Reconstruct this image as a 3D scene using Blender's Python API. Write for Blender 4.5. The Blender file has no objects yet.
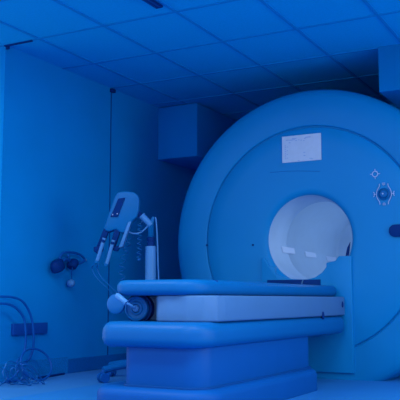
import bpy, bmesh, math, random
from mathutils import Vector, Matrix
random.seed(4)
S = bpy.context.scene
COL = S.collection
PI = math.pi

# ------------------------------------------------------------------ materials
def mat(name, col, rough=0.5, spec=0.4, noise=0.0, nscale=40.0, emit=None, estr=0.0, bump=0.0, bscale=200.0, coat=0.0, metal=0.0, col2=None):
    m = bpy.data.materials.new(name); m.use_nodes = True
    nt = m.node_tree; b = nt.nodes['Principled BSDF']
    b.inputs['Base Color'].default_value = (*col, 1)
    b.inputs['Roughness'].default_value = rough
    b.inputs['Specular IOR Level'].default_value = spec
    b.inputs['Coat Weight'].default_value = coat
    b.inputs['Metallic'].default_value = metal
    if emit:
        b.inputs['Emission Color'].default_value = (*emit, 1)
        b.inputs['Emission Strength'].default_value = estr
    tc = nt.nodes.new('ShaderNodeTexCoord')
    if noise > 0:
        n = nt.nodes.new('ShaderNodeTexNoise'); n.inputs['Scale'].default_value = nscale
        n.inputs['Detail'].default_value = 4
        nt.links.new(tc.outputs['Object'], n.inputs['Vector'])
        r = nt.nodes.new('ShaderNodeValToRGB')
        c2 = col2 if col2 else tuple(c * (1 - noise) for c in col)
        r.color_ramp.elements[0].position = 0.35; r.color_ramp.elements[0].color = (*c2, 1)
        r.color_ramp.elements[1].position = 0.65; r.color_ramp.elements[1].color = (*[min(1, c * (1 + noise * .5)) for c in col], 1)
        nt.links.new(n.outputs['Fac'], r.inputs['Fac']); nt.links.new(r.outputs['Color'], b.inputs['Base Color'])
    if bump > 0:
        n2 = nt.nodes.new('ShaderNodeTexNoise'); n2.inputs['Scale'].default_value = bscale
        nt.links.new(tc.outputs['Object'], n2.inputs['Vector'])
        bp = nt.nodes.new('ShaderNodeBump'); bp.inputs['Strength'].default_value = bump; bp.inputs['Distance'].default_value = .002
        nt.links.new(n2.outputs['Fac'], bp.inputs['Height']); nt.links.new(bp.outputs['Normal'], b.inputs['Normal'])
    return m

M = dict(
    gantry=mat('gantry_shell', (.0008, .195, .51), .45, .12, .02, 3),
    face=mat('gantry_face', (.0008, .20, .52), .45, .12, .02, 3),
    bore=mat('bore_lining', (.27, .43, .66), .5, .15, .03, 8),
    lens=mat('bore_patch', (.36, .50, .75), .4, .2, emit=(.55, .7, 1), estr=.02),
    borelamp=mat('bore_lamp', (.5, .6, .8), .3, .3, emit=(.75, .9, 1), estr=2.1),
    couch=mat('couch_cover', (.001, .115, .375), .42, .15, .02, 5),
    base=mat('table_base', (.001, .088, .36), .5, .12, .02, 5),
    couchlight=mat('couch_side', (.065, .19, .42), .45, .15, .03, 5),
    table=mat('table_board', (.0005, .12, .38), .45, .12, .02, 5),
    navy=mat('navy_plastic', (.0005, .03, .17), .5, .05, .05, 10),
    seam=mat('dark_seam', (.001, .06, .26), .6, .1),
    pale=mat('pale_plastic', (.05, .22, .54), .4, .2, .03, 10),
    white=mat('pale_marking', (.32, .45, .74), .5, .15, .03, 20),
    paper=mat('notice_paper', (.42, .53, .72), .8, .1, .03, 30),
    ink=mat('notice_ink', (.12, .27, .60), .8, .1),
    inj=mat('injector_casing', (.002, .135, .40), .4, .15, .03, 10),
    clear=mat('clear_tube', (.004, .13, .42), .4, .2, .03, 20),
    outlet=mat('outlet_box', (.003, .07, .34), .5, .1, .03, 20),
    hose=mat('hose_rubber', (.001, .09, .38), .5, .15, .03, 20),
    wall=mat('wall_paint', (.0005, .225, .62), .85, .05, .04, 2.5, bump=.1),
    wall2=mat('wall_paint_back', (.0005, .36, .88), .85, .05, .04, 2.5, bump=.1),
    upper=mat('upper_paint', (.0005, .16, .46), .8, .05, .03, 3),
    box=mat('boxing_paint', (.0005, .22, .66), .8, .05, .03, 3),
    ceil=mat('ceiling_tile', (.0005, .35, .76), .9, .05, .05, 60, bump=.3, bscale=150),
    grid=mat('ceiling_grid', (.0005, .235, .60), .7, .05),
    floor=mat('floor_vinyl', (.04, .24, .58), .45, .25, .05, 1.6),
    floor2=mat('floor_inlay', (.02, .22, .60), .45, .2, .04, 1.6),
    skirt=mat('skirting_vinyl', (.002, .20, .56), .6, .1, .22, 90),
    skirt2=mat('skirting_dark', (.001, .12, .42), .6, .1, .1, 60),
)

# ------------------------------------------------------------------ helpers
def link(name, bm, m, parent=None, smooth=True, angle=35):
    me = bpy.data.meshes.new(name)
    bmesh.ops.recalc_face_normals(bm, faces=bm.faces)
    bm.to_mesh(me); bm.free()
    for mm in (m if isinstance(m, (list, tuple)) else [m]): me.materials.append(mm)
    if smooth:
        for p in me.polygons: p.use_smooth = True
        me.set_sharp_from_angle(angle=math.radians(angle))
    o = bpy.data.objects.new(name, me); COL.objects.link(o)
    if parent:
        o.parent = parent
        o.matrix_parent_inverse = Matrix.Translation(parent.location).inverted()
    return o

def tag(o, label, cat, group=None):
    o['label'] = label; o['category'] = cat
    if group: o['group'] = group
    return o

def thing(name, label, cat, loc, group=None):
    o = bpy.data.objects.new(name, None); COL.objects.link(o)
    o.location = loc; o.empty_display_size = .1
    return tag(o, label, cat, group)

def struct(name, bm, m, smooth=False):
    o = link(name, bm, m, None, smooth); o['kind'] = 'structure'; return o

def box(bm, x0, x1, y0, y1, z0, z1, bev=0, seg=3, mi=0):
    b = bmesh.new(); bmesh.ops.create_cube(b, size=1)
    bmesh.ops.scale(b, vec=(x1 - x0, y1 - y0, z1 - z0), verts=b.verts)
    bmesh.ops.translate(b, vec=((x0 + x1) / 2, (y0 + y1) / 2, (z0 + z1) / 2), verts=b.verts)
    if bev: bmesh.ops.bevel(b, geom=b.edges[:], offset=bev, segments=seg, profile=.5, affect='EDGES')
    for f in b.faces: f.material_index = mi
    merge(bm, b)

def merge(bm, b):
    me = bpy.data.meshes.new('tmp'); b.to_mesh(me); b.free(); bm.from_mesh(me); bpy.data.meshes.remove(me)

def prism(bm, pts, vec, bev=0, seg=2, both=True):
    b = bmesh.new(); v0 = [b.verts.new(p) for p in pts]; f = b.faces.new(v0)
    r = bmesh.ops.extrude_face_region(b, geom=[f])
    bmesh.ops.translate(b, vec=vec, verts=[v for v in r['geom'] if isinstance(v, bmesh.types.BMVert)])
    bmesh.ops.recalc_face_normals(b, faces=b.faces)
    if bev: bmesh.ops.bevel(b, geom=b.edges[:], offset=bev, segments=seg, profile=.5, affect='EDGES', clamp_overlap=True)
    merge(bm, b)

def rounded_rect(x0, x1, y0, y1, r, n=8):
    if not isinstance(r, (list, tuple)): r = [r] * 4          # corners: x0y0, x1y0, x1y1, x0y1
    out = []
    for (cx, cy, a0, rr) in ((x0 + r[0], y0 + r[0], PI, r[0]), (x1 - r[1], y0 + r[1], 1.5 * PI, r[1]), (x1 - r[2], y1 - r[2], 0, r[2]), (x0 + r[3], y1 - r[3], .5 * PI, r[3])):
        for k in range(n + 1):
            a = a0 + k / n * PI / 2; out.append((cx + rr * math.cos(a), cy + rr * math.sin(a)))
    return out

def slab(bm, x0, x1, y0, y1, z0, z1, rc, rb=.01, seg=4, rbot=None):
    """block with rounded plan corners rc and rounded top / bottom rims"""
    rbot = rb if rbot is None else rbot
    lev = []
    for k in range(seg + 1):
        a = k / seg * PI / 2; lev.append((rbot * (1 - math.sin(a)), z0 + rbot * (1 - math.cos(a))))
    for k in range(seg + 1):
        a = k / seg * PI / 2; lev.append((rb * (1 - math.cos(a)), z1 - rb * (1 - math.sin(a))))
    rings = []
    for ins, z in lev:
        rcs = rc if isinstance(rc, (list, tuple)) else [rc] * 4
        p = rounded_rect(x0 + ins, x1 - ins, y0 + ins, y1 - ins, [max(.002, q - ins) for q in rcs])
        rings.append([bm.verts.new((x, y, z)) for x, y in p])
    for a, b in zip(rings, rings[1:]):
        n = len(a)
        for i in range(n): bm.faces.new((a[i], a[(i + 1) % n], b[(i + 1) % n], b[i]))
    bm.faces.new(rings[0][::-1]); bm.faces.new(rings[-1])

def cyl(bm, p0, p1, r0, r1=None, seg=24, caps=True):
    r1 = r0 if r1 is None else r1
    p0 = Vector(p0); p1 = Vector(p1); d = (p1 - p0).normalized()
    a = d.orthogonal().normalized(); b = d.cross(a)
    A = [bm.verts.new(p0 + (a * math.cos(t) + b * math.sin(t)) * r0) for t in [2 * PI * k / seg for k in range(seg)]]
    B = [bm.verts.new(p1 + (a * math.cos(t) + b * math.sin(t)) * r1) for t in [2 * PI * k / seg for k in range(seg)]]
    for i in range(seg): bm.faces.new((A[i], A[(i + 1) % seg], B[(i + 1) % seg], B[i]))
    if caps: bm.faces.new(A[::-1]); bm.faces.new(B)

def lathe(bm, c, axis, prof, seg=64, close=False):
    """prof: (radius, distance along axis)"""
    c = Vector(c); d = Vector(axis).normalized()
    a = d.orthogonal().normalized(); b = d.cross(a)
    rings = []
    for r, h in prof:
        if r < 1e-5: rings.append([bm.verts.new(c + d * h)]); continue
        rings.append([bm.verts.new(c + d * h + (a * math.cos(2 * PI * k / seg) + b * math.sin(2 * PI * k / seg)) * r) for k in range(seg)])
    if close: rings.append(rings[0])
    for A, B in zip(rings, rings[1:]):
        if len(A) == 1 and len(B) == 1: continue
        for i in range(seg):
            j = (i + 1) % seg
            if len(A) == 1: bm.faces.new((A[0], B[j], B[i]))
            elif len(B) == 1: bm.faces.new((A[i], A[j], B[0]))
            else: bm.faces.new((A[i], A[j], B[j], B[i]))

def smooth_path(pts, n=8, closed=False):
    P = [Vector(p) for p in pts]; out = []
    N = len(P)
    for i in range(N if closed else N - 1):
        g = (lambda k: P[k % N]) if closed else (lambda k: P[max(0, min(N - 1, k))])
        p0, p1, p2, p3 = g(i - 1), g(i), g(i + 1), g(i + 2)
        for k in range(n):
            t = k / n
            out.append(.5 * ((2 * p1) + (p2 - p0) * t + (2 * p0 - 5 * p1 + 4 * p2 - p3) * t * t + (3 * p1 - p0 - 3 * p2 + p3) * t ** 3))
    if not closed: out.append(P[-1])
    return out

def tube(bm, pts, r, seg=8, closed=False, n=8, raw=False):
    P = [Vector(p) for p in pts] if raw else smooth_path(pts, n, closed)
    N = len(P); rings = []; prev = None
    for i, p in enumerate(P):
        if closed: t = (P[(i + 1) % N] - P[i - 1])
        else: t = P[min(N - 1, i + 1)] - P[max(0, i - 1)]
        t.normalize()
        if prev is None: a = t.orthogonal().normalized()
        else:
            a = prev - t * prev.dot(t)
            a = a.normalized() if a.length > 1e-6 else t.orthogonal().normalized()
        prev = a; b = t.cross(a)
        rings.append([bm.verts.new(p + (a * math.cos(2 * PI * k / seg) + b * math.sin(2 * PI * k / seg)) * r) for k in range(seg)])
    pairs = list(zip(rings, rings[1:]))
    if closed: pairs.append((rings[-1], rings[0]))
    for A, B in pairs:
        for i in range(seg): bm.faces.new((A[i], A[(i + 1) % seg], B[(i + 1) % seg], B[i]))
    if not closed: bm.faces.new(rings[0][::-1]); bm.faces.new(rings[-1])

def ball(bm, c, r, sc=(1, 1, 1), u=16):
    bmesh.ops.create_uvsphere(bm, u_segments=u, v_segments=u // 2, radius=r, matrix=Matrix.Translation(c) @ Matrix.Diagonal((*sc, 1)))

def clip_floor(bm, z=0.045):
    r = bmesh.ops.bisect_plane(bm, geom=bm.verts[:] + bm.edges[:] + bm.faces[:], plane_co=(0, 0, z), plane_no=(0, 0, -1), clear_outer=True)
    return bm

# ------------------------------------------------------------------ camera
F = 797.0; YAW = math.radians(28.2); PIT = math.atan(100 / F); CZ = 0.67
cd = bpy.data.cameras.new('camera'); cam = bpy.data.objects.new('camera', cd); COL.objects.link(cam)
cam.location = (0, 0, CZ); cam.rotation_euler = (PI / 2 + PIT, 0, YAW)
cd.sensor_width = 36; cd.lens = F / 400 * 36; cd.clip_start = .05; cd.clip_end = 60
S.camera = cam
# survey: turns a point measured on the photograph into a place in the room, on the plane x = X, y = Y or z = Z
FW = Vector((-math.sin(YAW) * math.cos(PIT), math.cos(YAW) * math.cos(PIT), math.sin(PIT)))
RT = Vector((math.cos(YAW), math.sin(YAW), 0)); UP = RT.cross(FW)
def at(px, py, X=None, Y=None, D=None):
    r = FW * F + RT * (px - 200) + UP * (200 - py)
    if X is not None: k = X / r.x
    elif Y is not None: k = Y / r.y
    else: k = D / F
    return r * k + Vector((0, 0, CZ))

# ------------------------------------------------------------------ room
H = 2.70; FZ = .045; XL = -4.3; YB = 8.1; XR = 2.4; YF = -1.6
b = bmesh.new()
box(b, -5.6, -3.55, YF, YB, -.1, FZ, mi=0)
box(b, -3.55, XR, YF, YB, -.1, FZ, mi=1)
struct('floor', b, [M['floor'], M['floor2']])
b = bmesh.new(); box(b, -5.6, XR, YF, YB, H, H + .1); struct('ceiling', b, M['ceil'])
b = bmesh.new()
x = -3.96 - .62 * 2
while x < XR:
    box(b, x - .012, x + .012, YF, YB, H - .006, H); x += .62
y = 4.71 - .745 * 8
while y < YB:
    box(b, -5.6, XR, y - .012, y + .012, H - .007, H - .0005); y += .745
struct('trim_1', b, M['grid'])
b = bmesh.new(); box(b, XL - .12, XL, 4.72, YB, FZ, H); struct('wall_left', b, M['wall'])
b = bmesh.new(); box(b, -5.6, XL - .12, 4.72, 4.84, FZ, H); struct('wall_near', b, M['box'])  # boxing colour used here to offset the extra light on this face
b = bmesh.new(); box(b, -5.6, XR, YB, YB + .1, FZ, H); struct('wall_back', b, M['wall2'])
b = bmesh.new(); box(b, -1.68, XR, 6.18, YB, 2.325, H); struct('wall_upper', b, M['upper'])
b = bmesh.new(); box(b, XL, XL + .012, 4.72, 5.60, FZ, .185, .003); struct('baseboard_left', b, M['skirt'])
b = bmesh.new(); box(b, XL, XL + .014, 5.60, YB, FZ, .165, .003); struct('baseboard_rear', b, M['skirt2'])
b = bmesh.new(); box(b, XL, XL + .004, 6.20, 6.212, .165, H); struct('trim_2', b, M['seam'])
b = bmesh.new(); box(b, XL, XL + .03, 4.72, 4.735, H - .035, H); box(b, XL, XL + .28, 4.70, 4.72, H - .016, H - .005); struct('trim_shade', b, M['navy'])  # navy puts the shade on the ceiling grid bar into the colour
b = bmesh.new(); box(b, XL, XL + .035, 6.18, 6.24, H - .045, H - .01, .006)
o = link('joint_cap', b, M['navy']); tag(o, 'tiny dark cap at the top of the vertical wall joint, under the ceiling', 'cap')

# boxed unit in the back left corner
b = bmesh.new(); box(b, XL, -3.83, 7.08, YB, 2.135, H - .008, .006, 2)
t = link('corner_boxing', b, M['box'])
tag(t, 'blue boxed-in unit high in the back left corner under the ceiling', 'boxing')

# dark slot diffuser in the ceiling
v = thing('ceiling_slot_vent', 'narrow dark slot vent set in the ceiling at the top edge, left of centre', 'vent', (-2.76, 4.1, H - .01))
b = bmesh.new(); box(b, -2.79, -2.735, 3.7, 4.56, H - .022, H - .006, .004); link('frame', b, M['navy'], v)
b = bmesh.new()
for k in range(2): box(b, -2.783 + k * .025, -2.767 + k * .025, 3.73, 4.53, H - .026, H - .021)
link('slot', b, M['seam'], v)

# ------------------------------------------------------------------ scanner
GC = Vector((-2.31, 0, 1.17))
g = thing('mri_scanner', 'large round blue scanner with a bright tunnel through its middle', 'scanner', (-2.31, 6.9, FZ))
b = bmesh.new()
lathe(b, GC, (0, 1, 0), [(.936, 6.210), (.943, 6.209), (.9455, 6.199), (.949, 6.193), (.957, 6.19), (1.10, 6.190), (1.19, 6.198), (1.235, 6.212), (1.256, 6.234), (1.265, 6.254), (1.270, 6.30),
      (1.276, 6.36), (1.279, 6.45), (1.279, 7.2), (1.27, 7.7), (1.25, 7.88), (1.18, 7.96), (1.05, 7.99), (.45, 7.99), (0, 7.992)], 144)
clip_floor(b); link('outer_shell', b, M['gantry'], g, angle=50)
b = bmesh.new()
lathe(b, GC, (0, 1, 0), [(.3665, 6.2215), (.374, 6.210), (.385, 6.200), (.402, 6.193), (.425, 6.189), (.60, 6.188), (.80, 6.189), (.925, 6.191), (.931, 6.195), (.934, 6.201), (.936, 6.2105)], 144)
clip_floor(b); link('face_panel', b, M['face'], g, angle=50)
b = bmesh.new()
lathe(b, GC, (0, 1, 0), [(.366, 6.222), (.361, 6.235), (.356, 6.262), (.3525, 6.31), (.352, 6.57), (.348, 6.573), (.348, 6.585), (.352, 6.588), (.352, 7.92), (.345, 7.945), (.32, 7.955), (0, 7.96)], 96)
liner = link('bore_liner', b, M['bore'], g, angle=60)
b = bmesh.new(); prism(b, [at(350, 242, Y=6.33), at(348.6, 257, Y=6.33), at(345.2, 257, Y=6.33), at(347, 248, Y=6.33)], (0, .012, 0), .001, 1); link('side_blade', b, M['navy'], g)
# lamp strip on the right inner side of the tunnel, lighting the lining
b = bmesh.new()
a0, a1 = math.radians(-8), math.radians(52)
vs = []
for k in range(9):
    a = a0 + (a1 - a0) * k / 8
    for rr in (.345, .350):
        for yy in (6.40, 7.90):
            vs.append(b.verts.new((GC.x + rr * math.cos(a), yy, GC.z + rr * math.sin(a))))
for k in range(8):
    i = k * 4; j = i + 4
    b.faces.new((vs[i], vs[i + 1], vs[j + 1], vs[j])); b.faces.new((vs[i + 2], vs[j + 2], vs[j + 3], vs[i + 3]))
    b.faces.new((vs[i], vs[j], vs[j + 2], vs[i + 2])); b.faces.new((vs[i + 1], vs[i + 3], vs[j + 3], vs[j + 1]))
b.faces.new((vs[0], vs[2], vs[3], vs[1])); b.faces.new((vs[32], vs[33], vs[35], vs[34]))
o = link('bore_lamp', b, M['borelamp'], g); o['label'] = 'glowing strip along the right inner side of the tunnel'
# three small pale, faintly emissive patches on the left inner side
def pale_patch(y0, y1, adeg, dd):
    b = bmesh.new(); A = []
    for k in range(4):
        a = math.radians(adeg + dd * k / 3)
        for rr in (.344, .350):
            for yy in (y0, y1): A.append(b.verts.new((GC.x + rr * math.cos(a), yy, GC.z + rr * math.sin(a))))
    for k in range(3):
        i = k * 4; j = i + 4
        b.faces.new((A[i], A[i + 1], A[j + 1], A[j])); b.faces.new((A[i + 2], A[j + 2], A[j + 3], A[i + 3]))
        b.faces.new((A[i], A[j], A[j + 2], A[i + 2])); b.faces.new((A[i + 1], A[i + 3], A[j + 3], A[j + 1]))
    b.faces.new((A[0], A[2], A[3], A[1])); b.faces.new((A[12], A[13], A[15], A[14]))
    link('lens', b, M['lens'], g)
pale_patch(6.46, 6.75, 186, 9); pale_patch(7.02, 7.30, 188.5, 8); pale_patch(7.60, 7.90, 191, 8)
# docking apron under the tunnel
prof = [(-2.72, .10), (-1.94, .10), (-1.94, 1.02), (-2.045, 1.02), (-2.075, .982), (-2.15, .968), (-2.15, .935), (-2.19, .888), (-2.25, .852), (-2.31, .838), (-2.40, .838), (-2.48, .845), (-2.55, .868), (-2.60, .895), (-2.60, .945), (-2.655, .955), (-2.69, 1.02), (-2.72, 1.02)]
b = bmesh.new(); prism(b, [(x, 6.165, z) for x, z in prof], (0, .125, 0), .006, 2); link('docking_apron', b, M['face'], g)
b = bmesh.new(); box(b, -2.665, -2.20, 6.153, 6.17, .765, .835, .004); slot = link('table_slot', b, M['navy'], g)
b = bmesh.new(); cyl(b, (-2.36, 6.150, .79), (-2.345, 6.150, .835), .005, seg=8); box(b, -2.62, -2.40, 6.146, 6.156, .789, .797); link('guide_strip', b, M['couchlight'], slot)
# control knob, its markings, the small symbol, the display slot
kc = at(384, 194, Y=6.185)
b = bmesh.new(); lathe(b, kc, (0, -1, 0), [(.048, -.002), (.048, .006), (.040, .012), (.036, .004), (.032, .004), (.030, .018), (.024, .024), (0, .024)], 40); knob = link('control_knob', b, M['table'], g)
b = bmesh.new(); ball(b, kc + Vector((-.004, -.026, 0)), .007); link('knob_light', b, M['white'], knob)
b = bmesh.new()
def K(dx, dz): return kc + Vector((dx, -.003, dz))
for s in (-1, 1):
    tube(b, [K(s * .034, .083), K(s * .036, .062), K(s * .052, .034), K(s * .060, 0), K(s * .052, -.034), K(s * .036, -.062), K(s * .034, -.083)], .0032, 6)
    tube(b, [K(s * .062, 0), K(s * .070, 0), K(s * .082, 0)], .0032, 6)
    tube(b, [K(s * .084, .018), K(s * .078, .012), K(s * .078, -.012), K(s * .084, -.018)], .003, 6)
    tube(b, [K(-.010, s * .078), K(0, s * .072), K(.010, s * .078)], .003, 6)
    tube(b, [K(-.012, s * .086), K(0, s * .086), K(.012, s * .086)], .003, 6)
link('knob_marking', b, M['white'], g)
b = bmesh.new(); sc = at(375, 174, Y=6.186)
tube(b, [sc + Vector((.022 * math.cos(q), 0, .022 * math.sin(q))) for q in [2 * PI * k / 12 for k in range(12)]], .004, 6, True, 3)
for q in range(4):
    dx, dz = math.cos(q * PI / 2), math.sin(q * PI / 2)
    tube(b, [sc + Vector((.026 * dx, 0, .026 * dz)), sc + Vector((.040 * dx, 0, .040 * dz))], .0035, 6, raw=True)
link('cross_ring_marking', b, M['white'], g)
dc = at(389, 231, Y=6.18)
b = bmesh.new(); prism(b, [(x, 6.17, z) for x, z in rounded_rect(dc.x, dc.x + .26, dc.z - .048, dc.z + .048, .047)], (0, .03, 0), .003, 2); link('display_slot', b, M['navy'], g)
for px, py in ((207, 245), (253, 245)):
    b = bmesh.new(); c = at(px, py, Y=6.187); lathe(b, c, (0, -1, 0), [(.009, 0), (.009, .004), (.006, .006), (0, .006)], 16); link('screw_cover', b, M['navy'], g)
b = bmesh.new(); c = at(360, 104, Y=6.24); cyl(b, c + Vector((0, .05, -.02)), c + Vector((0, -.02, -.015)), .03, .026); ball(b, c + Vector((.0, -.02, .008)), .02); link('lifting_point', b, M['gantry'], g)
b = bmesh.new(); tube(b, [at(270, 172.5, Y=6.188), at(295, 171, Y=6.188), at(320, 171.5, Y=6.188)], .002, 6); link('hairline_joint', b, M['table'], g)

# notice on the scanner
n = thing('notice_sheet', 'pale rectangular printed notice stuck on the round scanner above its tunnel', 'notice', (-2.35, 6.187, 1.82))
b = bmesh.new(); box(b, -2.525, -2.18, 6.1815, 6.1875, 1.818, 2.043); link('sheet', b, M['paper'], n, False)
b = bmesh.new()
def mk(u, v, w, h=.004): 
    x = -2.525 + u * .345; z = 2.043 - v * .225
    box(b, x, x + w, 6.1805, 6.1816, z - h, z)
for u, v, w in ((.10, .14, .03), (.19, .15, .05), (.26, .10, .04), (.35, .18, .012), (.42, .17, .012), (.48, .19, .012), (.55, .22, .012), (.58, .14, .012), (.60, .10, .05)): mk(u, v, w)
for k in range(8):
    mk(.07, .35 + k * .07, .010); 
    if k % 2: mk(.12, .33 + k * .07, .010)
for u, v in ((.17, .25), (.55, .66), (.55, .78), (.70, .90), (.74, .93), (.40, .95)): mk(u, v, .018)
o = link('print', b, M['ink'], n, False); o['kind'] = 'stuff'

# ------------------------------------------------------------------ patient table
p = thing('patient_table', 'long blue patient table with rounded end running into the scanner tunnel', 'table', (-2.31, 4.6, FZ))
TX0, TX1, TY0 = -2.625, -2.06, 3.80
b = bmesh.new(); slab(b, TX0, TX1, TY0, 6.145, .695, .783, [.11, .17, .02, .02], .04, 7, .036); link('tabletop', b, M['table'], p)
b = bmesh.new(); slab(b, TX0 + .012, TX1 - .012, TY0 + .27, TY0 + .282, .699, .7835, .004, .002); link('tabletop_joint', b, M['seam'], p)
# housing below the board, notched at its left end for the wheel
hp = [(-2.365, 3.93), (-2.355, 3.87), (-2.32, 3.835), (-2.26, 3.825), (-2.14, 3.84), (-2.06, 3.88), (-2.01, 3.95), (-2.0, 4.03), (-2.0, 6.16), (-2.62, 6.16), (-2.62, 4.05), (-2.40, 4.03)]
b = bmesh.new(); prism(b, [(x, y, .55) for x, y in hp], (0, 0, .145), .012, 3); link('side_housing', b, M['couchlight'], p)
b = bmesh.new(); slab(b, -2.665, -1.985, 3.73, 6.10, .41, .550, [.09, .16, .02, .02], .06, 6, .05); link('lower_bumper', b, M['couch'], p)
b = bmesh.new(); slab(b, -2.53, -2.02, 3.79, 5.42, .17, .42, [.07, .12, .05, .05], .01, 3); link('column', b, M['base'], p)
b = bmesh.new(); slab(b, -2.70, -1.955, 3.69, 5.45, FZ, .195, [.16, .20, .10, .10], .045, 6, .004); link('foot', b, M['base'], p)
b = bmesh.new(); slab(b, -2.542, -2.008, 3.778, 5.44, .188, .206, [.08, .13, .05, .05], .003, 2); link('foot_seal', b, M['seam'], p)
# wheel at the end
wc = at(136.5, 308.5, Y=3.90)
def wheel(c, r):
    b = bmesh.new(); lathe(b, c, (.15, -1, 0), [(0, -.05), (r * .98, -.05), (r, -.045), (r, .0), (r * .96, .008), (r * .86, .010), (r * .80, .002), (r * .55, .0), (r * .50, .008), (r * .36, .010), (r * .30, .0), (0, .0)], 48)
    w = link('wheel', b, M['couch'], p)
    b = bmesh.new(); lathe(b, c + Vector((.0, .01, 0)), (.15, -1, 0), [(r + .001, -.055), (r + .012, -.055), (r + .012, -.012), (r + .001, -.012)], 48, True); link('rim', b, M['navy'], w)
    b = bmesh.new(); lathe(b, c, (.15, -1, 0), [(r * .26, -.002), (r * .26, .014), (r * .16, .020), (0, .020)], 32); link('hub', b, M['pale'], w)
    return w
wheel(wc, .072)
b = bmesh.new(); c2 = at(115.5, 304, Y=4.12); lathe(b, c2, (.1, -1, 0), [(0, -.03), (.055, -.03), (.06, -.02), (.06, 0), (.05, .006), (.02, .006), (0, .008)], 40); link('end_disc', b, M['clear'], p)
b = bmesh.new()
q = [at(117.5, 295.5, Y=3.82), at(122, 299.5, Y=3.80), at(126.5, 303, Y=3.80)]
tube(b, q, .017, 10, n=4); tube(b, [q[-1], at(131, 305.5, Y=3.82), at(135, 308.5, Y=3.86)], .007, 8, n=4)
o = link('crank_handle', b, M['pale'], p); o['label'] = 'pale crank handle on the end wheel'
for (px, py, r) in ((323, 315.5, .02), (342.5, 304.5, .016)):
    b = bmesh.new(); c = at(px, py, X=-1.998); ball(b, c, r, (.5, .9, 1.5)); link('release_knob', b, M['navy'], p)

# ------------------------------------------------------------------ contrast injector on its stand
PX, PY = -3.35, 5.42
D0 = -PX * math.sin(YAW) + PY * math.cos(YAW)
def J(px, py, dd=0.0):
    q = at(px, py, D=(D0 + dd) / (math.cos(PIT)))
    return q
inj = thing('contrast_injector', 'injector with two syringes and a dark screen, on a pale post behind the table', 'injector', (PX, PY, FZ))
post = J(150.5, 282); post_x, post_y = post.x, post.y
b = bmesh.new(); cyl(b, (post_x, post_y, .10), (post_x, post_y, J(150, 246).z), .044, seg=32); link('post', b, M['pale'], inj)
zt = J(150, 246).z
b = bmesh.new(); lathe(b, (post_x + .0, post_y, zt), (0, 0, 1), [(.032, -.01), (.032, .03), (.027, .03), (.027, .045), (.032, .045), (.032, .07), (.022, .075), (.022, .09), (.0, .09)], 28); link('lock_collar', b, M['navy'], inj)
b = bmesh.new(); cyl(b, (post_x, post_y, zt + .08), J(150.5, 224), .022, .026); cyl(b, J(150.5, 226), J(153.5, 217), .02, .012); link('upper_post', b, M['inj'], inj)
b = bmesh.new(); cyl(b, J(151, 225), J(142, 216), .026, .026); cyl(b, J(142.6, 216.6), J(141.4, 215.4), .03, .03); link('swing_arm', b, M['pale'], inj)
b = bmesh.new(); cyl(b, J(142, 216), J(135.5, 213.5), .014); cyl(b, J(138.6, 214.5, -.02), J(138.6, 214.5, .03), .026); link('tilt_joint', b, M['navy'], inj)
b = bmesh.new(); tube(b, [J(155.5, 217), J(156.5, 225), J(157.5, 245), J(158, 265), J(158.5, 283), (J(158.5, 283).x, J(158.5, 283).y, .12)], .006, 8); link('drip_rod', b, M['pale'], inj)
# head: casing extruded from its outline
hd = Vector((-math.sin(YAW), math.cos(YAW), 0)) * .12
def headpoly(pts, dd=-.06): return [J(x, y, dd) for x, y in pts]
b = bmesh.new()
prism(b, headpoly([(113.5, 199), (115.5, 194), (119, 191.5), (127, 191), (134, 192), (138, 195), (139.3, 200), (138.6, 210), (137, 217), (132.5, 220.5), (130, 226), (126, 233), (121, 233), (116, 229), (108, 232), (103.5, 229), (107, 219)]), hd, .014, 3)
head = link('injector_head', b, M['inj'], inj)
b = bmesh.new(); prism(b, headpoly([(118.3, 198.5), (125.3, 197.5), (117.8, 217), (110.5, 217)], -.068), hd * .1, .002, 1); scr = link('screen', b, M['navy'], head)
for px, py in ((112.6, 214.6), (117.2, 213.8)):
    b = bmesh.new(); ball(b, J(px, py, -.070), .0055); link('indicator', b, M['white'], scr)
for (x0, y0, x1, y1) in ((106.8, 228, 98.5, 249), (118.6, 227, 111, 250)):
    b = bmesh.new()
    prism(b, headpoly([(x0 - 3, y0), (x0 + 3, y0), (x1 + 3, y1), (x1 - 3, y1)], -.045), hd * .45, .006, 2); cr = link('syringe_cradle', b, M['navy'], inj)
for (x0, y0, x1, y1) in ((104.3, 238, 96.8, 262), (113.5, 240, 106.3, 265)):
    b = bmesh.new(); cyl(b, J(x0, y0, -.075), J(x1, y1, -.075), .015, .015, 20); sy = link('syringe', b, M['pale'], inj)
    b = bmesh.new(); cyl(b, J(x1 + .3, y1 - 1.5, -.075), J(x1 - .3, y1 + 1.0, -.075), .021, .017, 20); link('syringe_tip', b, M['inj'], sy)
    b = bmesh.new(); ball(b, J(x0 - 1, y0 + 3, -.08), .016); link('plunger', b, M['navy'], sy)
b = bmesh.new()
prism(b, headpoly([(93.5, 247), (99, 246), (103, 248), (102, 251.5), (97, 254), (93.5, 251)], -.06), hd * .5, .006, 2); link('clamp', b, M['navy'], inj)
b = bmesh.new()
prism(b, headpoly([(113, 247), (118, 245.5), (119.8, 247), (117.5, 251), (113.5, 251)], -.06), hd * .5, .006, 2); link('clamp', b, M['navy'], inj)
b = bmesh.new()
prism(b, headpoly([(128, 222), (131.5, 221), (122.5, 247), (118.3, 248)], -.07), hd * .8, .008, 2); link('side_rail', b, M['pale'], inj)
b = bmesh.new()
tube(b, [J(129, 232), J(133, 233.5), J(139, 233), J(145, 229), J(149.5, 223)], .007, 8); link('short_cable', b, M['pale'], inj)
b = bmesh.new(); pts = []
for k in range(64):
    t_ = k / 63; a = t_ * 2 * PI * 8; c = J(140 - 1 * t_, 222 + 37 * t_); pts.append(c + Vector((math.cos(a) * .018, math.sin(a) * .018, 0)))
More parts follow.
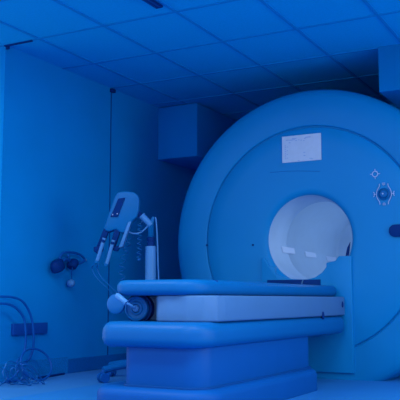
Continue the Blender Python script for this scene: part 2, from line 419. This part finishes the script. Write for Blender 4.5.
tube(b, pts, .0032, 6, raw=True); ball(b, J(139, 259.5), .012); link('coiled_cable', b, M['clear'], inj)
b = bmesh.new(); pts = []
for k in range(80):
    t_ = k / 79; a = t_ * 2 * PI * 6; c = J(131 - 9 * math.sin(t_ * 2.2), 236 + 48 * t_, .05); pts.append(c + Vector((math.cos(a) * .025, math.sin(a) * .025, 0)))
tube(b, pts, .0032, 6, raw=True); link('coiled_cable', b, M['clear'], inj)
for o_ in (0, 5):
    b = bmesh.new(); tube(b, [J(96 + o_ / 2, 264, -.07), J(92 + o_, 268), J(97 + o_, 278), J(108 + o_, 289), J(117 + o_, 300, .05), J(124 + o_, 312, .08)], .004, 6); link('fluid_line', b, M['clear'], inj)
# five-star base with castors
base_c = Vector((post_x, post_y, FZ))
b = bmesh.new(); lathe(b, base_c, (0, 0, 1), [(0, .075), (.075, .075), (.085, .09), (.08, .14), (.05, .17), (.0, .17)], 32); link('base_hub', b, M['couch'], inj)
a_first = math.atan2(5.06 - post_y, -3.60 - post_x)
for k in range(5):
    a = a_first + k * 2 * PI / 5; d = Vector((math.cos(a), math.sin(a), 0)); e = base_c + d * .42
    b = bmesh.new(); tube(b, [base_c + d * .05 + Vector((0, 0, .13)), base_c + d * .25 + Vector((0, 0, .12)), e + Vector((0, 0, .095))], .026, 12); leg = link('leg', b, M['couch'], inj)
    for s in (-1, 1):
        c = e + Vector((0, 0, .038)) + Vector((-d.y, d.x, 0)) * .022 * s
        b = bmesh.new(); cyl(b, c - Vector((-d.y, d.x, 0)) * .012, c + Vector((-d.y, d.x, 0)) * .012, .038, seg=24)
        if s < 0: cyl(b, e + Vector((0, 0, .06)), e + Vector((0, 0, .10)), .014, seg=12)
        link('castor', b, M['hose'], leg)

# ------------------------------------------------------------------ wall items
XW = XL + .02
hpn = thing('headphones', 'dark headphones with two ear cups hanging on a hook on the left wall', 'headphones', (XL, 5.62, 1.1))
def W(px, py, off=.05): return at(px, py, X=XL + off)
def earcup(cx, cy, w, h, m, lean):
    b = bmesh.new(); c = W(cx, cy, .07)
    lathe(b, (0, 0, 0), (0, 0, 1), [(0, -.045), (.040, -.045), (.052, -.035), (.056, .0), (.050, .03), (.036, .045), (.0, .048)], 32)
    bmesh.ops.transform(b, matrix=Matrix.Translation(c) @ Matrix.Rotation(lean, 4, 'X') @ Matrix.Diagonal((.9, w, h, 1)), verts=b.verts)
    return link('ear_cup', b, m, hpn)
earcup(57.5, 265.8, 1.35, 1.05, M['navy'], math.radians(24))
earcup(73, 264, .72, .95, M['navy'], math.radians(-40))
b = bmesh.new(); tube(b, [W(58, 266), W(60, 257), W(65, 252.5), W(75, 252.8), W(82, 256), W(84.5, 260), W(81, 263), W(75, 264)], .010, 10); link('headband', b, M['hose'], hpn)
b = bmesh.new(); tube(b, [W(62, 262), W(66, 259), W(70, 261)], .014, 10); link('yoke', b, M['hose'], hpn)
b = bmesh.new(); cyl(b, W(68.5, 256, 0), W(68.5, 256, .09), .010); ball(b, W(68.5, 256, .09), .014); link('hook', b, M['hose'], hpn)
cap = bmesh.new(); ball(cap, W(85.5, 260, .015), .013); o = link('wall_glint', cap, M['pale']); tag(o, 'tiny pale bead for a painted highlight right of the headphones', 'highlight')  # pale bead added to stand for a small highlight
sb = thing('squeeze_bulb', 'small pale round call bulb hanging on a thin tube under the headphones', 'call bulb', tuple(W(71, 283)))
b = bmesh.new(); ball(b, W(71, 283.2), .036, (1, 1, .92), 24); link('bulb', b, M['pale'], sb)
b = bmesh.new(); tube(b, [W(72.5, 268, .10), W(71.5, 273, .07), W(71.8, 277, .05), W(71, 280.5)], .0045, 8); link('tube', b, M['hose'], sb)

b = bmesh.new(); box(b, XL - .002, XL + .025, 4.88, 5.30, .395, .485, .004)
tr = link('cable_trunking', b, M['outlet']); tag(tr, 'dark blue rectangular socket box on the left wall behind the hoses', 'socket box')
b = bmesh.new(); tube(b, [W(-6, 297, .09), W(4, 296.5, .09), W(14, 297.5, .09), W(22, 301, .09), W(28, 309, .08), (W(32, 320, .08)), W(33.5, 335, .08), W(33, 349, .07), W(29, 359, .07), W(22, 366, .08), (-4.19, 4.93, FZ + .03), (-4.20, 4.84, FZ + .010), (-4.21, 4.76, FZ + .010)], .009, 10)
o = link('hose', b, M['hose']); tag(o, 'outer of two blue hoses arching down the left wall, the one ending lowest', 'hose')
b = bmesh.new(); tube(b, [W(-6, 304, .12), W(4, 303.5, .12), W(12, 305.5, .12), W(19, 311, .12), W(24, 319, .12), W(25.5, 330, .12), W(25.5, 344, .11), W(23, 354, .11), W(17, 362, .12), (-4.17, 4.83, FZ + .09), (-4.18, 4.76, FZ + .03), (-4.18, 4.66, FZ + .010)], .009, 10)
o = link('hose', b, M['hose']); tag(o, 'inner of two blue hoses arching down the left wall, hanging nearer the corner', 'hose')
b = bmesh.new(); lc = W(26, 361, .07)
tube(b, [(XL + .175 - .05 * math.sin(q), lc.y + .175 * math.cos(q), FZ + .009 + .118 * (1 + math.sin(q))) for q in [2 * PI * k / 16 for k in range(16)]], .0085, 10, True, 4)
o = link('hose_loop', b, M['hose']); tag(o, 'round loop of blue hose leaning against the skirting by the wall', 'hose loop')
for k in range(7):
    b = bmesh.new(); cx = XL + .20 + .035 * k; cy = 4.54 + .035 * ((k * 3) % 7); rr = .075 + .012 * (k % 4)
    pts = [(cx + .012 * math.sin(q * 2 + k), cy + rr * 1.25 * math.cos(q + .2 * k), FZ + .006 + rr * .8 * (1 + math.sin(q)) ) for q in [2 * PI * j / 12 for j in range(12)]]
    tube(b, pts, .0045, 8, True, 5)
    o = link('tubing_coil', b, M['clear']); tag(o, 'loose coil of thin tubing in the tangle on the floor by the left wall', 'tubing', 'tangled tubing coils on the floor')
b = bmesh.new(); pts = []
fz = lambda px, X: at(px, 377, X=X)
tube(b, [(-4.19, 5.07, FZ + .009), (-4.195, 5.12, FZ + .009), (-4.21, 5.2, FZ + .009), (-4.23, 5.36, FZ + .009), (-4.25, 5.5, FZ + .009)], .009, 8)
o = link('power_cord', b, M['navy']); tag(o, 'short dark cord lying straight on the floor along the skirting', 'cord')

# ------------------------------------------------------------------ light
w = bpy.data.worlds.new('world'); S.world = w; w.use_nodes = True
w.node_tree.nodes['Background'].inputs['Color'].default_value = (.84, .95, 1, 1)
w.node_tree.nodes['Background'].inputs['Strength'].default_value = 1.22
def area(name, loc, rot, sx, sy, e, col=(.84, .95, 1)):
    l = bpy.data.lights.new(name, 'AREA'); l.shape = 'RECTANGLE'; l.size = sx; l.size_y = sy; l.energy = e; l.color = col
    o = bpy.data.objects.new(name, l); COL.objects.link(o); o.location = loc; o.rotation_euler = rot; return o
area('ceiling_fill', (-3.3, 2.9, H - .03), (0, 0, 0), 1.2, .6, 44)  # unseen lamps added at the ceiling to brighten the floor
area('ceiling_fill', (-1.2, 2.9, H - .03), (0, 0, 0), 1.2, .6, 45)
area('ceiling_fill', (-1.2, .6, H - .03), (0, 0, 0), 1.2, .6, 50)
area('ceiling_fill', (0.8, 3.6, H - .03), (0, 0, 0), 1.2, .6, 40)
area('side_fill_light', (2.2, 4.2, 1.45), (0, math.radians(90), 0), 1.5, 1.8, 36)  # added fill lamp out of view, brightens from the right; no window here

S.view_settings.view_transform = 'Standard'; S.view_settings.look = 'None'
S.view_settings.exposure = -.06; S.view_settings.gamma = 1; S.view_settings.use_curve_mapping = False
